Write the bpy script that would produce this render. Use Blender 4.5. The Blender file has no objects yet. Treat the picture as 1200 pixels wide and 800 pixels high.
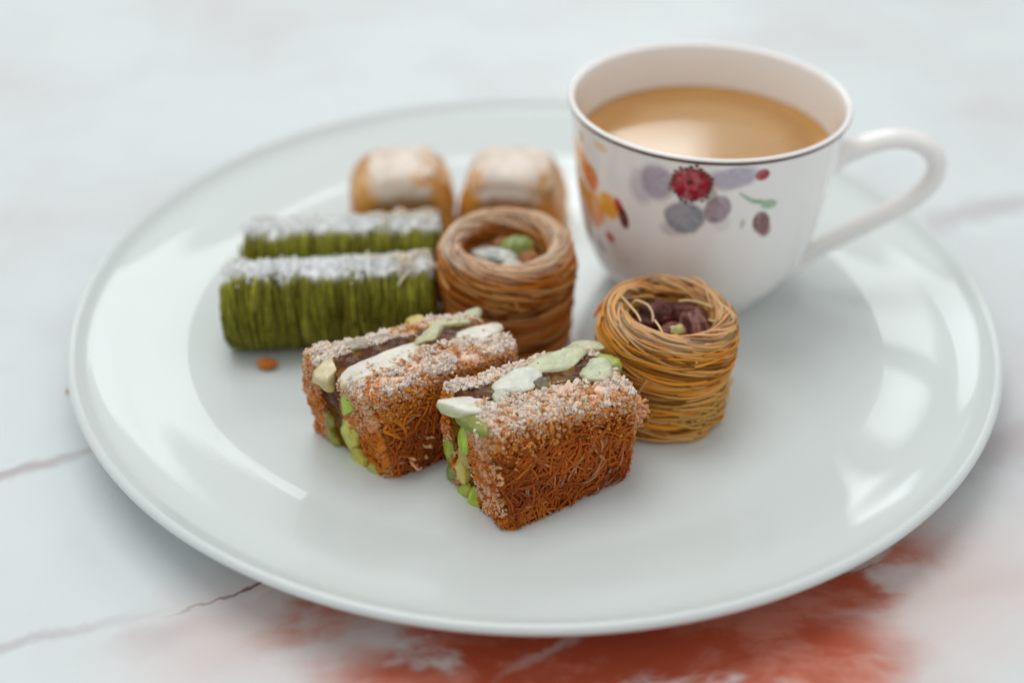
import bpy, math, random
import numpy as np
from mathutils import Vector

# ------------------------------------------------------------------ camera, light, exposure
# all lengths below are written in centimetres and stored in metres
CM = 0.01
scene = bpy.context.scene
col = scene.collection
PITCH, ROLL, FPX, DIST, TX, TY, TZ = 0.6161, 0.0057, 1482.8, 35.845, -0.62, -2.4185, 2.0

FW = np.array([0, math.cos(PITCH), -math.sin(PITCH)])
_r0 = np.array([1., 0, 0]); _u0 = np.cross(_r0, FW)
RT = math.cos(ROLL) * _r0 + math.sin(ROLL) * _u0
UP = -math.sin(ROLL) * _r0 + math.cos(ROLL) * _u0
CAM = np.array([TX, TY, TZ]) - DIST * FW

cam_data = bpy.data.cameras.new('camera')
cam_data.sensor_width = 36.0
cam_data.lens = FPX / 1200 * 36.0
cam_data.clip_start = 0.01
cam_data.clip_end = 50
cam_data.dof.use_dof = True
cam_data.dof.focus_distance = 31.6 * CM
cam_data.dof.aperture_fstop = 4.2
cam_data.dof.aperture_blades = 0
cam = bpy.data.objects.new('camera', cam_data)
col.objects.link(cam)
from mathutils import Matrix
cam.matrix_world = Matrix(((RT[0], UP[0], -FW[0], CAM[0] * CM), (RT[1], UP[1], -FW[1], CAM[1] * CM),
                           (RT[2], UP[2], -FW[2], CAM[2] * CM), (0, 0, 0, 1)))
scene.camera = cam

world = bpy.data.worlds.new('World'); scene.world = world; world.use_nodes = True
bg = world.node_tree.nodes['Background']
bg.inputs[0].default_value = (1.0, 0.99, 0.98, 1)
bg.inputs[1].default_value = 0.66


def area_light(name, az, el, dist, w, h, radiance, colour, target=(0, 0, 2)):
    """an area lamp: az degrees right of straight back, el degrees above the table, dist cm"""
    a, e = math.radians(az), math.radians(el)
    d = np.array([math.sin(a) * math.cos(e), math.cos(a) * math.cos(e), math.sin(e)])
    L = bpy.data.lights.new(name, 'AREA')
    L.shape = 'RECTANGLE'; L.size = w * CM; L.size_y = h * CM
    L.energy = radiance * math.pi * w * h * CM * CM
    L.color = colour
    o = bpy.data.objects.new(name, L); col.objects.link(o)
    p = Vector(target) + Vector(d) * dist
    o.location = p * CM
    o.rotation_euler = (Vector(d)).to_track_quat('Z', 'Y').to_euler()
    return o


area_light('window_light', 0, 34.3, 170, 58, 27, 4.2, (0.94, 1.0, 1.0))
area_light('coffee_reflection_light', 6.5, 27.6, 280, 34, 14, 6.0, (0.95, 1.0, 1.0))  # added small lamp that gives the coffee its white reflection
area_light('overhead_soft_light', -35, 72, 180, 130, 90, 4.0, (0.96, 1.0, 0.995))  # added soft overhead key lamp, for light from the back left

scene.render.engine = 'CYCLES'
scene.cycles.use_denoising = True
scene.cycles.max_bounces = 8
scene.cycles.caustics_reflective = False
scene.cycles.caustics_refractive = False
vs = scene.view_settings
vs.view_transform = 'Standard'; vs.look = 'None'; vs.exposure = 0.0; vs.gamma = 1.0
vs.use_curve_mapping = False

# ------------------------------------------------------------------ helpers
rng = np.random.default_rng(7)
random.seed(7)


def unproject(px, py, z):
    """photograph pixel -> point (cm) on the horizontal plane at height z"""
    d = FW + (px - 600) / FPX * RT - (py - 400) / FPX * UP
    return CAM + (z - CAM[2]) / d[2] * d


def ray(px, py):
    return FW + (px - 600) / FPX * RT - (py - 400) / FPX * UP


def vnoise(P, seed=0):
    """smooth value noise, -1..1"""
    P = np.asarray(P, float)
    i = np.floor(P).astype(np.int64); f = P - i
    f = f * f * (3 - 2 * f)
    def h(ix, iy, iz):
        n = (ix * 374761393 + iy * 668265263 + iz * 2147483647 + seed * 1274126177) & 0xFFFFFFFF
        n = ((n ^ (n >> 13)) * 1274126177) & 0xFFFFFFFF
        n = ((n ^ (n >> 15)) * 2246822519) & 0xFFFFFFFF
        return ((n ^ (n >> 16)) & 0xFFFFFF) / float(0xFFFFFF) * 2 - 1
    out = 0
    for dx in (0, 1):
        for dy in (0, 1):
            for dz in (0, 1):
                w = (f[..., 0] if dx else 1 - f[..., 0]) * (f[..., 1] if dy else 1 - f[..., 1]) * (f[..., 2] if dz else 1 - f[..., 2])
                out = out + w * h(i[..., 0] + dx, i[..., 1] + dy, i[..., 2] + dz)
    return out


def fbm(P, octaves=3, seed=0):
    P = np.asarray(P, float); a, s, tot = 0, 1.0, 0
    for k in range(octaves):
        a = a + s * vnoise(P * (2 ** k) + 17.3 * k, seed + k); tot += s; s *= 0.5
    return a / tot


def smooth(a, b, x):
    t = np.clip((x - a) / (b - a), 0, 1)
    return t * t * (3 - 2 * t)


def C3(*c):
    return np.array(c, float)


class MB:
    """collects vertices (cm), faces and vertex colours into one mesh"""
    def __init__(s):
        s.v, s.f, s.c, s.n = [], [], [], 0

    def add(s, v, f, c):
        v = np.asarray(v, float)
        c = np.asarray(c, float)
        if c.ndim == 1:
            c = np.tile(c, (len(v), 1))
        s.v.append(v); s.c.append(c)
        s.f.append(np.asarray(f, np.int64) + s.n)
        s.n += len(v)

    def grid(s, V, c, wrap_u=False, wrap_v=False, flip=False):
        """V is (nu, nv, 3)"""
        nu, nv = V.shape[:2]
        iu = np.arange(nu if wrap_u else nu - 1); iv = np.arange(nv if wrap_v else nv - 1)
        a, b = np.meshgrid(iu, iv, indexing='ij')
        a2, b2 = (a + 1) % nu, (b + 1) % nv
        q = np.stack([a * nv + b, a2 * nv + b, a2 * nv + b2, a * nv + b2], -1).reshape(-1, 4)
        if flip:
            q = q[:, ::-1]
        c = np.asarray(c, float)
        if c.ndim == 3:
            c = c.reshape(-1, 3)
        s.add(V.reshape(-1, 3), q, c)

    def tube(s, P, r, c, sides=5):
        P = np.asarray(P, float); n = len(P)
        T = np.gradient(P, axis=0); T /= np.linalg.norm(T, axis=1)[:, None] + 1e-9
        ref = np.array([0, 0, 1.]) if abs(T[:, 2]).mean() < 0.8 else np.array([1., 0, 0])
        N = np.cross(T, ref); N /= np.linalg.norm(N, axis=1)[:, None] + 1e-9
        B = np.cross(T, N)
        r = np.broadcast_to(np.asarray(r, float), (n,)).copy()
        r[0] *= .55; r[-1] *= .55
        a = np.arange(sides) * 2 * np.pi / sides
        V = P[:, None] + r[:, None, None] * (np.cos(a)[None, :, None] * N[:, None] + np.sin(a)[None, :, None] * B[:, None])
        c = np.asarray(c, float)
        cc = c if c.ndim == 1 else np.repeat(c, sides, axis=0)
        base = s.n
        s.grid(V, cc, wrap_v=True)
        # round end caps (quads / tri fan through a tip vertex)
        for end, sgn in ((0, -1), (n - 1, 1)):
            tip = P[end] + sgn * T[end] * r[end] * 0.7
            cv = c if c.ndim == 1 else c[end]
            s.v.append(tip[None]); s.c.append(np.asarray(cv, float)[None])
            k = np.arange(sides); k2 = (k + 1) % sides
            t = np.full(sides, s.n)
            if sgn > 0:
                q = np.stack([base + end * sides + k, base + end * sides + k2, t, t], -1)
            else:
                q = np.stack([base + end * sides + k2, base + end * sides + k, t, t], -1)
            s.f.append(q); s.n += 1

    def mesh(s, name):
        v = np.concatenate(s.v) * CM; f = np.concatenate(s.f); c = np.concatenate(s.c)
        tri = f[:, 2] == f[:, 3]
        me = bpy.data.meshes.new(name)
        counts = np.where(tri, 3, 4)
        loops = np.concatenate([f[i, :counts[i]] for i in range(0)] or [np.array([], int)])
        mask = np.ones(f.shape, bool); mask[tri, 3] = False
        loops = f[mask]
        starts = np.concatenate([[0], np.cumsum(counts)[:-1]])
        me.vertices.add(len(v)); me.vertices.foreach_set('co', v.astype(np.float32).ravel())
        me.loops.add(len(loops)); me.loops.foreach_set('vertex_index', loops.astype(np.int32))
        me.polygons.add(len(f)); me.polygons.foreach_set('loop_start', starts.astype(np.int32))
        me.polygons.foreach_set('loop_total', counts.astype(np.int32))
        me.polygons.foreach_set('use_smooth', np.ones(len(f), bool))
        me.update(calc_edges=True); me.validate()
        at = me.color_attributes.new('tint', 'FLOAT_COLOR', 'POINT')
        at.data.foreach_set('color', np.concatenate([c, np.ones((len(c), 1))], 1).astype(np.float32).ravel())
        return me

    def build(s, name, mat, parent=None, loc=None):
        me = s.mesh(name)
        me.materials.append(mat)
        o = bpy.data.objects.new(name, me); col.objects.link(o)
        if parent is not None:
            o.parent = parent
        if loc is not None:
            o.location = Vector(loc) * CM
        return o


def tag(o, label=None, cat=None, group=None, kind=None):
    if label: o['label'] = label
    if cat: o['category'] = cat
    if group: o['group'] = group
    if kind: o['kind'] = kind
    return o


def thing(name, loc, label, cat, group=None, rot=(0, 0, 0)):
    o = bpy.data.objects.new(name, None); col.objects.link(o)
    o.empty_display_size = 0.01
    o.location = Vector(loc) * CM; o.rotation_euler = rot
    return tag(o, label, cat, group)


def lathe(profile, n=128, c=(0.8, 0.8, 0.8)):
    pr = np.asarray(profile, float)
    a = np.arange(n) * 2 * np.pi / n
    V = np.stack([pr[:, 0][:, None] * np.cos(a), pr[:, 0][:, None] * np.sin(a), np.repeat(pr[:, 1][:, None], n, 1)], -1)
    m = MB(); m.grid(V, np.array(c, float), wrap_v=True, flip=True)
    return m, V


def spline(pts, n):
    """Catmull-Rom through pts"""
    P = np.asarray(pts, float); k = len(P)
    P = np.vstack([2 * P[0] - P[1], P, 2 * P[-1] - P[-2]])
    t = np.linspace(0, k - 1 - 1e-9, n); i = t.astype(int); f = (t - i)[:, None]
    p0, p1, p2, p3 = P[i], P[i + 1], P[i + 2], P[i + 3]
    return 0.5 * (2 * p1 + (p2 - p0) * f + (2 * p0 - 5 * p1 + 4 * p2 - p3) * f ** 2 + (3 * p1 - p0 - 3 * p2 + p3) * f ** 3)


def ellipsoid(nu=14, nv=20, e=1.0):
    """unit (super)ellipsoid grid: returns (nu, nv, 3)"""
    t = np.linspace(-np.pi / 2, np.pi / 2, nu)[:, None]; p = (np.arange(nv) * 2 * np.pi / nv)[None]
    sp = lambda x: np.sign(x) * np.abs(x) ** e
    return np.stack([sp(np.cos(t)) * np.cos(p), sp(np.cos(t)) * np.sin(p), sp(np.sin(t)) * np.ones_like(p)], -1)


def rot3(ax, ay, az):
    cx, sx, cy, sy, cz, sz = math.cos(ax), math.sin(ax), math.cos(ay), math.sin(ay), math.cos(az), math.sin(az)
    X = np.array([[1, 0, 0], [0, cx, -sx], [0, sx, cx]]); Y = np.array([[cy, 0, sy], [0, 1, 0], [-sy, 0, cy]])
    Z = np.array([[cz, -sz, 0], [sz, cz, 0], [0, 0, 1]])
    return Z @ Y @ X


# ------------------------------------------------------------------ materials
def new_mat(name):
    m = bpy.data.materials.new(name); m.use_nodes = True
    nt = m.node_tree
    return m, nt, nt.nodes['Principled BSDF']


def N(nt, kind, **kw):
    n = nt.nodes.new(kind)
    for k, v in kw.items():
        setattr(n, k, v)
    return n


def setv(node, **kw):
    for k, v in kw.items():
        node.inputs[k.replace('_', ' ')].default_value = v


def tint_mat(name, rough=0.5, sss=0.0, radius=(0.004, 0.0015, 0.0006), bump=0.0, bscale=900.0, spec=0.5,
             coat=0.0, coat_rough=0.2, mottle=0.0, mscale=400.0, sheen=0.0):
    """colour from the 'tint' attribute, mottled by noise, with fine relief"""
    m, nt, b = new_mat(name)
    at = N(nt, 'ShaderNodeAttribute', attribute_name='tint')
    tc = N(nt, 'ShaderNodeTexCoord')
    src = at.outputs['Color']
    if mottle:
        nz = N(nt, 'ShaderNodeTexNoise'); setv(nz, Scale=mscale, Detail=4.0, Roughness=0.6)
        nt.links.new(tc.outputs['Object'], nz.inputs['Vector'])
        mr = N(nt, 'ShaderNodeMapRange'); mr.inputs[1].default_value = .3; mr.inputs[2].default_value = .7
        mr.inputs[3].default_value = 1 - mottle; mr.inputs[4].default_value = 1 + mottle
        nt.links.new(nz.outputs['Fac'], mr.inputs[0])
        vm = N(nt, 'ShaderNodeVectorMath', operation='SCALE')
        nt.links.new(src, vm.inputs[0]); nt.links.new(mr.outputs[0], vm.inputs['Scale'])
        src = vm.outputs[0]
    nt.links.new(src, b.inputs['Base Color'])
    b.inputs['Roughness'].default_value = rough
    b.inputs['Specular IOR Level'].default_value = spec
    if sss:
        b.inputs['Subsurface Weight'].default_value = sss
        b.inputs['Subsurface Radius'].default_value = radius
        b.inputs['Subsurface Scale'].default_value = 1.0
    if coat:
        b.inputs['Coat Weight'].default_value = coat
        b.inputs['Coat Roughness'].default_value = coat_rough
    if bump:
        nz = N(nt, 'ShaderNodeTexNoise'); setv(nz, Scale=bscale, Detail=5.0, Roughness=0.65)
        nt.links.new(tc.outputs['Object'], nz.inputs['Vector'])
        bp = N(nt, 'ShaderNodeBump'); setv(bp, Strength=bump, Distance=0.0006)
        nt.links.new(nz.outputs['Fac'], bp.inputs['Height'])
        nt.links.new(bp.outputs['Normal'], b.inputs['Normal'])
    return m


def ceramic_mat(name, rough, colour=None, coat=0.6, coat_rough=0.05):
    m, nt, b = new_mat(name)
    if colour is None:
        at = N(nt, 'ShaderNodeAttribute', attribute_name='tint')
        nt.links.new(at.outputs['Color'], b.inputs['Base Color'])
    else:
        b.inputs['Base Color'].default_value = (*colour, 1)
    tc = N(nt, 'ShaderNodeTexCoord')
    nz = N(nt, 'ShaderNodeTexNoise'); setv(nz, Scale=45.0, Detail=3.0)
    nt.links.new(tc.outputs['Object'], nz.inputs['Vector'])
    mr = N(nt, 'ShaderNodeMapRange'); mr.inputs[3].default_value = rough * .8; mr.inputs[4].default_value = rough * 1.25
    nt.links.new(nz.outputs['Fac'], mr.inputs[0]); nt.links.new(mr.outputs[0], b.inputs['Roughness'])
    bp = N(nt, 'ShaderNodeBump'); setv(bp, Strength=0.05, Distance=0.0006)
    nz2 = N(nt, 'ShaderNodeTexNoise'); setv(nz2, Scale=60.0, Detail=1.0)
    nt.links.new(tc.outputs['Object'], nz2.inputs['Vector'])
    nt.links.new(nz2.outputs['Fac'], bp.inputs['Height'])
    nt.links.new(bp.outputs['Normal'], b.inputs['Normal'])
    b.inputs['Specular IOR Level'].default_value = 0.3
    b.inputs['Subsurface Weight'].default_value = 0.12
    b.inputs['Subsurface Radius'].default_value = (0.003, 0.003, 0.003)
    b.inputs['Coat Weight'].default_value = coat
    b.inputs['Coat Roughness'].default_value = coat_rough
    return m


def marble_mat():
    m, nt, b = new_mat('marble')
    L = nt.links.new
    geo = N(nt, 'ShaderNodeNewGeometry')
    pos = geo.outputs['Position']

    def noise(scale, detail=4.0, rough=.55, vec=None, dist=0.0):
        n = N(nt, 'ShaderNodeTexNoise'); setv(n, Scale=scale, Detail=detail, Roughness=rough, Distortion=dist)
        L(vec or pos, n.inputs['Vector']); return n

    def warp(scale, amp, detail=4.0):
        n = noise(scale, detail)
        s = N(nt, 'ShaderNodeVectorMath', operation='SUBTRACT'); L(n.outputs['Color'], s.inputs[0]); s.inputs[1].default_value = (.5, .5, .5)
        k = N(nt, 'ShaderNodeVectorMath', operation='SCALE'); L(s.outputs[0], k.inputs[0]); k.inputs['Scale'].default_value = amp
        a = N(nt, 'ShaderNodeVectorMath', operation='ADD'); L(pos, a.inputs[0]); L(k.outputs[0], a.inputs[1])
        return a.outputs[0]

    def math_(op, a, c):
        n = N(nt, 'ShaderNodeMath', operation=op); n.use_clamp = op in ('ADD',)
        for i, x in enumerate((a, c)):
            if isinstance(x, (int, float)): n.inputs[i].default_value = x
            else: L(x, n.inputs[i])
        return n.outputs[0]

    def blob(vec, x, y, rx, ry, ang, inner=.25, strength=1.0):
        """soft-edged patch centred at (x, y) cm"""
        mp = N(nt, 'ShaderNodeMapping', vector_type='TEXTURE')
        mp.inputs['Location'].default_value = (x * CM, y * CM, 0)
        mp.inputs['Rotation'].default_value = (0, 0, math.radians(ang))
        mp.inputs['Scale'].default_value = (rx * CM, ry * CM, 10)
        L(vec, mp.inputs['Vector'])
        ln = N(nt, 'ShaderNodeVectorMath', operation='LENGTH'); L(mp.outputs[0], ln.inputs[0])
        mr = N(nt, 'ShaderNodeMapRange', interpolation_type='SMOOTHSTEP')
        mr.inputs[1].default_value = 1.0; mr.inputs[2].default_value = inner; mr.inputs[3].default_value = 0; mr.inputs[4].default_value = strength
        L(ln.outputs['Value'], mr.inputs[0]); return mr.outputs[0]

    def mix(fac, a, c):
        n = N(nt, 'ShaderNodeMix', data_type='RGBA')
        L(fac, n.inputs['Factor'])
        for s, x in ((n.inputs[6], a), (n.inputs[7], c)):
            if isinstance(x, tuple): s.default_value = (*x, 1)
            else: L(x, s)
        return n.outputs[2]

    def ramp(v, lo, hi, out=1.0):
        mr = N(nt, 'ShaderNodeMapRange', interpolation_type='SMOOTHSTEP')
        mr.inputs[1].default_value = lo; mr.inputs[2].default_value = hi; mr.inputs[4].default_value = out
        L(v, mr.inputs[0]); return mr.outputs[0]

    w1 = warp(22, 0.035, 5.0); w2 = warp(70, 0.010, 5.0); w3 = warp(9, 0.05, 3.0)
    # pale ground with faint mauve clouds
    cloud = noise(9.0, 4.0, .6, w3)
    c = mix(ramp(cloud.outputs['Fac'], .38, .70, .75), (0.675, 0.735, 0.745), (0.60, 0.585, 0.60))
    # grey-mauve veins
    veins = math_('MAXIMUM', blob(w2, -14.2, -6.0, 4.6, .38, 31, .1, .75), blob(w2, -12.5, -11.9, 5.0, .30, 18, .1, .5))
    veins = math_('MAXIMUM', veins, blob(w1, 13.0, -4.6, 6.0, .8, 35, .1, .55))
    veins = math_('MAXIMUM', veins, blob(w1, 17, 9.0, 7.0, 1.0, 30, .1, .5))
    veins = math_('MAXIMUM', veins, blob(w1, 10.5, -9.9, 4.0, .7, 25, .1, .5))
    veins = math_('MAXIMUM', veins, blob(w1, -8.4, -11.7, 2.6, .7, 22, .1, .5))
    c = mix(veins, c, (0.42, 0.36, 0.37))
    blush = math_('MAXIMUM', blob(w1, 9.5, -10.0, 7.5, 4.2, 28, .1, .8), blob(w1, -6.8, -11.6, 4.6, 2.6, 22, .1, .75))
    c = mix(blush, c, (0.66, 0.55, 0.53))
    # rust-red patch
    red = blob(w1, 2.0, -12.8, 9.6, 5.0, 6, .4, 1.0)
    red = math_('MAXIMUM', red, blob(w1, 7.0, -9.2, 5.4, 2.8, 24, .15, .95))
    red = math_('MAXIMUM', red, blob(w1, -5.2, -11.4, 2.9, 1.5, 20, .1, .7))
    red = math_('MAXIMUM', red, blob(w1, -5.2, -9.6, 2.6, .9, 24, .2, .85))
    mpm = N(nt, 'ShaderNodeMapping'); L(w3, mpm.inputs['Vector'])
    mpm.inputs['Rotation'].default_value = (0, 0, math.radians(-24)); mpm.inputs['Scale'].default_value = (.8, 1.35, 1)
    mott = noise(34.0, 4.5, .58, mpm.outputs[0])
    red = math_('MULTIPLY', red, ramp(mott.outputs['Fac'], .22, .56))
    pale = noise(55.0, 4.5, .6, mpm.outputs[0])
    redc = mix(ramp(pale.outputs['Fac'], .42, .66, .75), (0.45, 0.085, 0.038), (0.62, 0.26, 0.19))
    edge = mix(ramp(red, .1, .8), (0.60, 0.46, 0.43), redc)
    c = mix(ramp(red, .0, .7), c, edge)
    # pale islands and crisp hairlines inside the patch
    isl = math_('MAXIMUM', blob(w2, 8.1, -8.9, 2.4, .34, 27, .2, .9), blob(w1, -3.2, -10.9, 1.5, .6, 25, .1, .55))
    isl = math_('MAXIMUM', isl, blob(w2, .6, -11.7, 2.6, .22, 34, .1, .55))
    c = mix(isl, c, (0.62, 0.55, 0.53))
    hair = math_('MAXIMUM', blob(w2, -6.7, -9.95, 2.9, .07, 25, .1, .9), blob(w2, 7.9, -9.25, 1.6, .05, 26, .1, .6))
    c = mix(hair, c, (0.20, 0.055, 0.04))
    c = mix(blob(w2, -6.2, -10.0, 1.5, .09, 22, .1, .8), c, (0.78, 0.66, 0.63))
    # dark pin specks near the right end of the patch
    vor = N(nt, 'ShaderNodeTexVoronoi'); setv(vor, Scale=420.0); L(pos, vor.inputs['Vector'])
    spk = math_('MULTIPLY', ramp(vor.outputs['Distance'], .17, .10), blob(pos, 7.9, -9.0, 2.2, .45, 26, .3, 1.0))
    c = mix(spk, c, (0.06, 0.03, 0.03))
    L(c, b.inputs['Base Color'])
    rn = noise(30.0, 3.0)
    mr = N(nt, 'ShaderNodeMapRange'); mr.inputs[3].default_value = .22; mr.inputs[4].default_value = .34
    L(rn.outputs['Fac'], mr.inputs[0]); L(mr.outputs[0], b.inputs['Roughness'])
    b.inputs['Specular IOR Level'].default_value = .5
    return m


M = {}
M['marble'] = marble_mat()
M['plate'] = ceramic_mat('plate_ceramic', .3, (0.615, 0.665, 0.66), coat=.5, coat_rough=.02)
M['cup'] = ceramic_mat('cup_porcelain', .2, None, coat=.8, coat_rough=.03)
M['thread'] = tint_mat('kadaif_thread', .5, .3, (.003, .0011, .0003), bump=.25, bscale=2500, spec=.2)
M['crumb'] = tint_mat('kadaif_crumb', .6, .35, (.004, .0013, .0004), bump=.5, bscale=1600, mottle=.18, mscale=700, spec=.15)
M['syrup'] = tint_mat('nut_syrup', .12, 0, bump=.25, bscale=350, spec=.16)
M['nut'] = tint_mat('pistachio_flesh', .38, .2, (.003, .003, .001), bump=.3, bscale=600, mottle=.16, mscale=350, coat=.25, coat_rough=.25)
M['skin'] = tint_mat('nut_skin', .4, 0, bump=.9, bscale=500, mottle=.45, mscale=300, spec=.3)
M['green'] = tint_mat('green_pastry', .55, .1, (.002, .002, .0005), bump=.4, bscale=1500, mottle=.2, mscale=500, spec=.15)
M['sugar'] = tint_mat('icing_sugar', .8, .25, (.002, .002, .002), bump=.4, bscale=2500)
M['phyllo'] = tint_mat('phyllo', .4, .15, (.004, .0015, .0005), bump=.3, bscale=500, mottle=.2, mscale=120, coat=.3, coat_rough=.25)


def coffee_mat():
    m, nt, b = new_mat('coffee')
    L = nt.links.new
    tc = N(nt, 'ShaderNodeTexCoord')
    ln = N(nt, 'ShaderNodeVectorMath', operation='LENGTH'); L(tc.outputs['Object'], ln.inputs[0])
    nz = N(nt, 'ShaderNodeTexNoise'); setv(nz, Scale=60.0, Detail=4.0, Distortion=1.5); L(tc.outputs['Object'], nz.inputs['Vector'])
    ad = N(nt, 'ShaderNodeMath', operation='MULTIPLY_ADD'); L(nz.outputs['Fac'], ad.inputs[0]); ad.inputs[1].default_value = .010; L(ln.outputs['Value'], ad.inputs[2])
    cr = N(nt, 'ShaderNodeValToRGB'); e = cr.color_ramp.elements
    mr = N(nt, 'ShaderNodeMapRange'); mr.inputs[1].default_value = .0; mr.inputs[2].default_value = .045; L(ad.outputs[0], mr.inputs[0])
    L(mr.outputs[0], cr.inputs[0])
    e[0].position = 0; e[0].color = (.50, .31, .15, 1)
    e[1].position = 1; e[1].color = (.56, .28, .065, 1)
    x = e.new(.62); x.color = (.48, .27, .10, 1)
    x = e.new(.8); x.color = (.40, .19, .045, 1)  # darker ring: the cup wall's reflection painted into the coffee
    L(cr.outputs[0], b.inputs['Base Color'])
    b.inputs['Roughness'].default_value = .1
    b.inputs['Subsurface Weight'].default_value = .3
    b.inputs['Subsurface Radius'].default_value = (.006, .003, .001)
    return m


M['coffee'] = coffee_mat()

# ------------------------------------------------------------------ tabletop
m = MB()
tw, t0, t1, th = 110, -60, 130, 2.5
xs = np.array([-tw, tw]); ys = np.array([t0, t1])
V = np.array([[x, y, z] for z in (0, -th) for y in (t0, t1) for x in (-tw, tw)], float)
m.add(V, [[0, 1, 3, 2], [4, 6, 7, 5], [0, 4, 5, 1], [2, 3, 7, 6], [0, 2, 6, 4], [1, 5, 7, 3]], C3(.8, .8, .8))
table = m.build('tabletop', M['marble'])
for p in table.data.polygons: p.use_smooth = False
tag(table, 'white marble tabletop with grey veins and a rust red patch', kind='structure')

# ------------------------------------------------------------------ plate
ZP = 0.75   # height of the flat of the plate
prof_ctrl = [(0.02, .75), (4, .75), (9.0, .75), (10.0, .75), (10.4, .765), (10.8, .823), (11.35, .925), (12.0, 1.06), (12.7, 1.20), (13.2, 1.34), (13.45, 1.50),
             (13.58, 1.60), (13.70, 1.62), (13.79, 1.55), (13.78, 1.42), (13.55, 1.18), (13.0, .92), (12.0, .62), (10.8, .40), (9.6, .28), (8.7, .22), (8.45, .12),
             (8.35, .0), (8.1, 0.0), (7.95, .2), (7.6, .3), (4, .3), (.02, .3)]
prof = spline(prof_ctrl, 190)
m, _ = lathe(prof, 256)
plate = m.build('plate', M['plate'], None, (.02, 1.02, 0))
tag(plate, 'large round white plate with an upturned rim, under the pastries and teacup', 'plate')

# ------------------------------------------------------------------ teacup
CX, CY = 5.146, 2.92
CUPH = 7.1 - ZP
outer_ctrl = [(2.05, 0), (2.28, 0.0), (2.36, .12), (2.36, .3), (2.62, .46), (3.0, .86), (3.34, 1.5), (3.58, 2.3), (3.76, 3.3),
              (3.90, 4.4), (4.02, 5.4), (4.10, 6.05), (4.14, 6.28)]
outer = spline(outer_ctrl, 220)
lip = spline([(4.14, 6.28), (4.125, 6.345), (4.07, 6.36), (4.0, 6.34), (3.95, 6.25)], 16)
inner = spline([(3.95, 6.25), (3.88, 5.8), (3.78, 5.0), (3.66, 4.0), (3.48, 3.0), (3.2, 1.9), (2.7, 1.0), (1.8, .55), (.02, .45)], 60)
under = spline([(.02, .25), (1.9, .25), (2.0, .05), (2.05, 0)], 12)
full = np.vstack([under, outer[1:], lip[1:], inner[1:]])
NA = 720
m, V = lathe(full, NA, (.87, .86, .845))
colr = np.tile(C3(.87, .86, .845), (len(full), NA, 1))

# hand-painted flowers: each mark is placed by where it sits on the outer wall (angle, height)
orr = outer[:, 0]; ozz = outer[:, 1]
def cup_hit(px, py):
    d = ray(px, py)
    t = np.linspace(26, 60, 6000)
    P = CAM[None] + t[:, None] * d[None]
    r = np.hypot(P[:, 0] - CX, P[:, 1] - CY); z = P[:, 2] - ZP
    R = np.interp(z, ozz, orr, left=0, right=0)
    k = np.argmax((r < R) & (z > .3))
    return math.atan2(P[k, 1] - CY, P[k, 0] - CX), z[k]
i0, i1 = len(under), len(under) + len(outer) - 1
ang = np.arange(NA) * 2 * np.pi / NA
AZ = np.broadcast_to(ang[None], (i1 - i0, NA))
ZZ = V[i0:i1, :, 2]
RR = np.hypot(V[i0:i1, :, 0], V[i0:i1, :, 1])
sub = colr[i0:i1]
PN = np.stack([V[i0:i1, :, 0], V[i0:i1, :, 1], ZZ], -1)
n_big = fbm(PN * 2.2, 3, 3); n_fine = fbm(PN * 9, 2, 5)


def local(px, py, dth=0.0):
    th, z = cup_hit(px, py)
    th += dth
    dx = (AZ - th + np.pi) % (2 * np.pi) - np.pi
    return dx * 3.75, ZZ - z


def dab(px, py, rx, ry, c, rotd=0, alpha=.9, edge=.35, wob=.16, rim=0.0, dth=0.0):
    """one watercolour dab, radii in cm, darker towards its edge if rim > 0"""
    global sub
    x, y = local(px, py, dth)
    a = math.radians(rotd)
    u = (x * math.cos(a) + y * math.sin(a)) / rx; v = (-x * math.sin(a) + y * math.cos(a)) / ry
    d = np.hypot(u, v) * (1 + wob * n_big + .05 * n_fine)
    k = smooth(1.0, 1.0 - edge, d) * alpha * (1 + .22 * n_fine)
    cc = C3(*c)[None, None] * (1 - rim * smooth(.55, .95, d))[..., None]
    k = np.clip(k, 0, 1)[..., None]
    sub = sub * (1 - k) + cc * k


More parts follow.
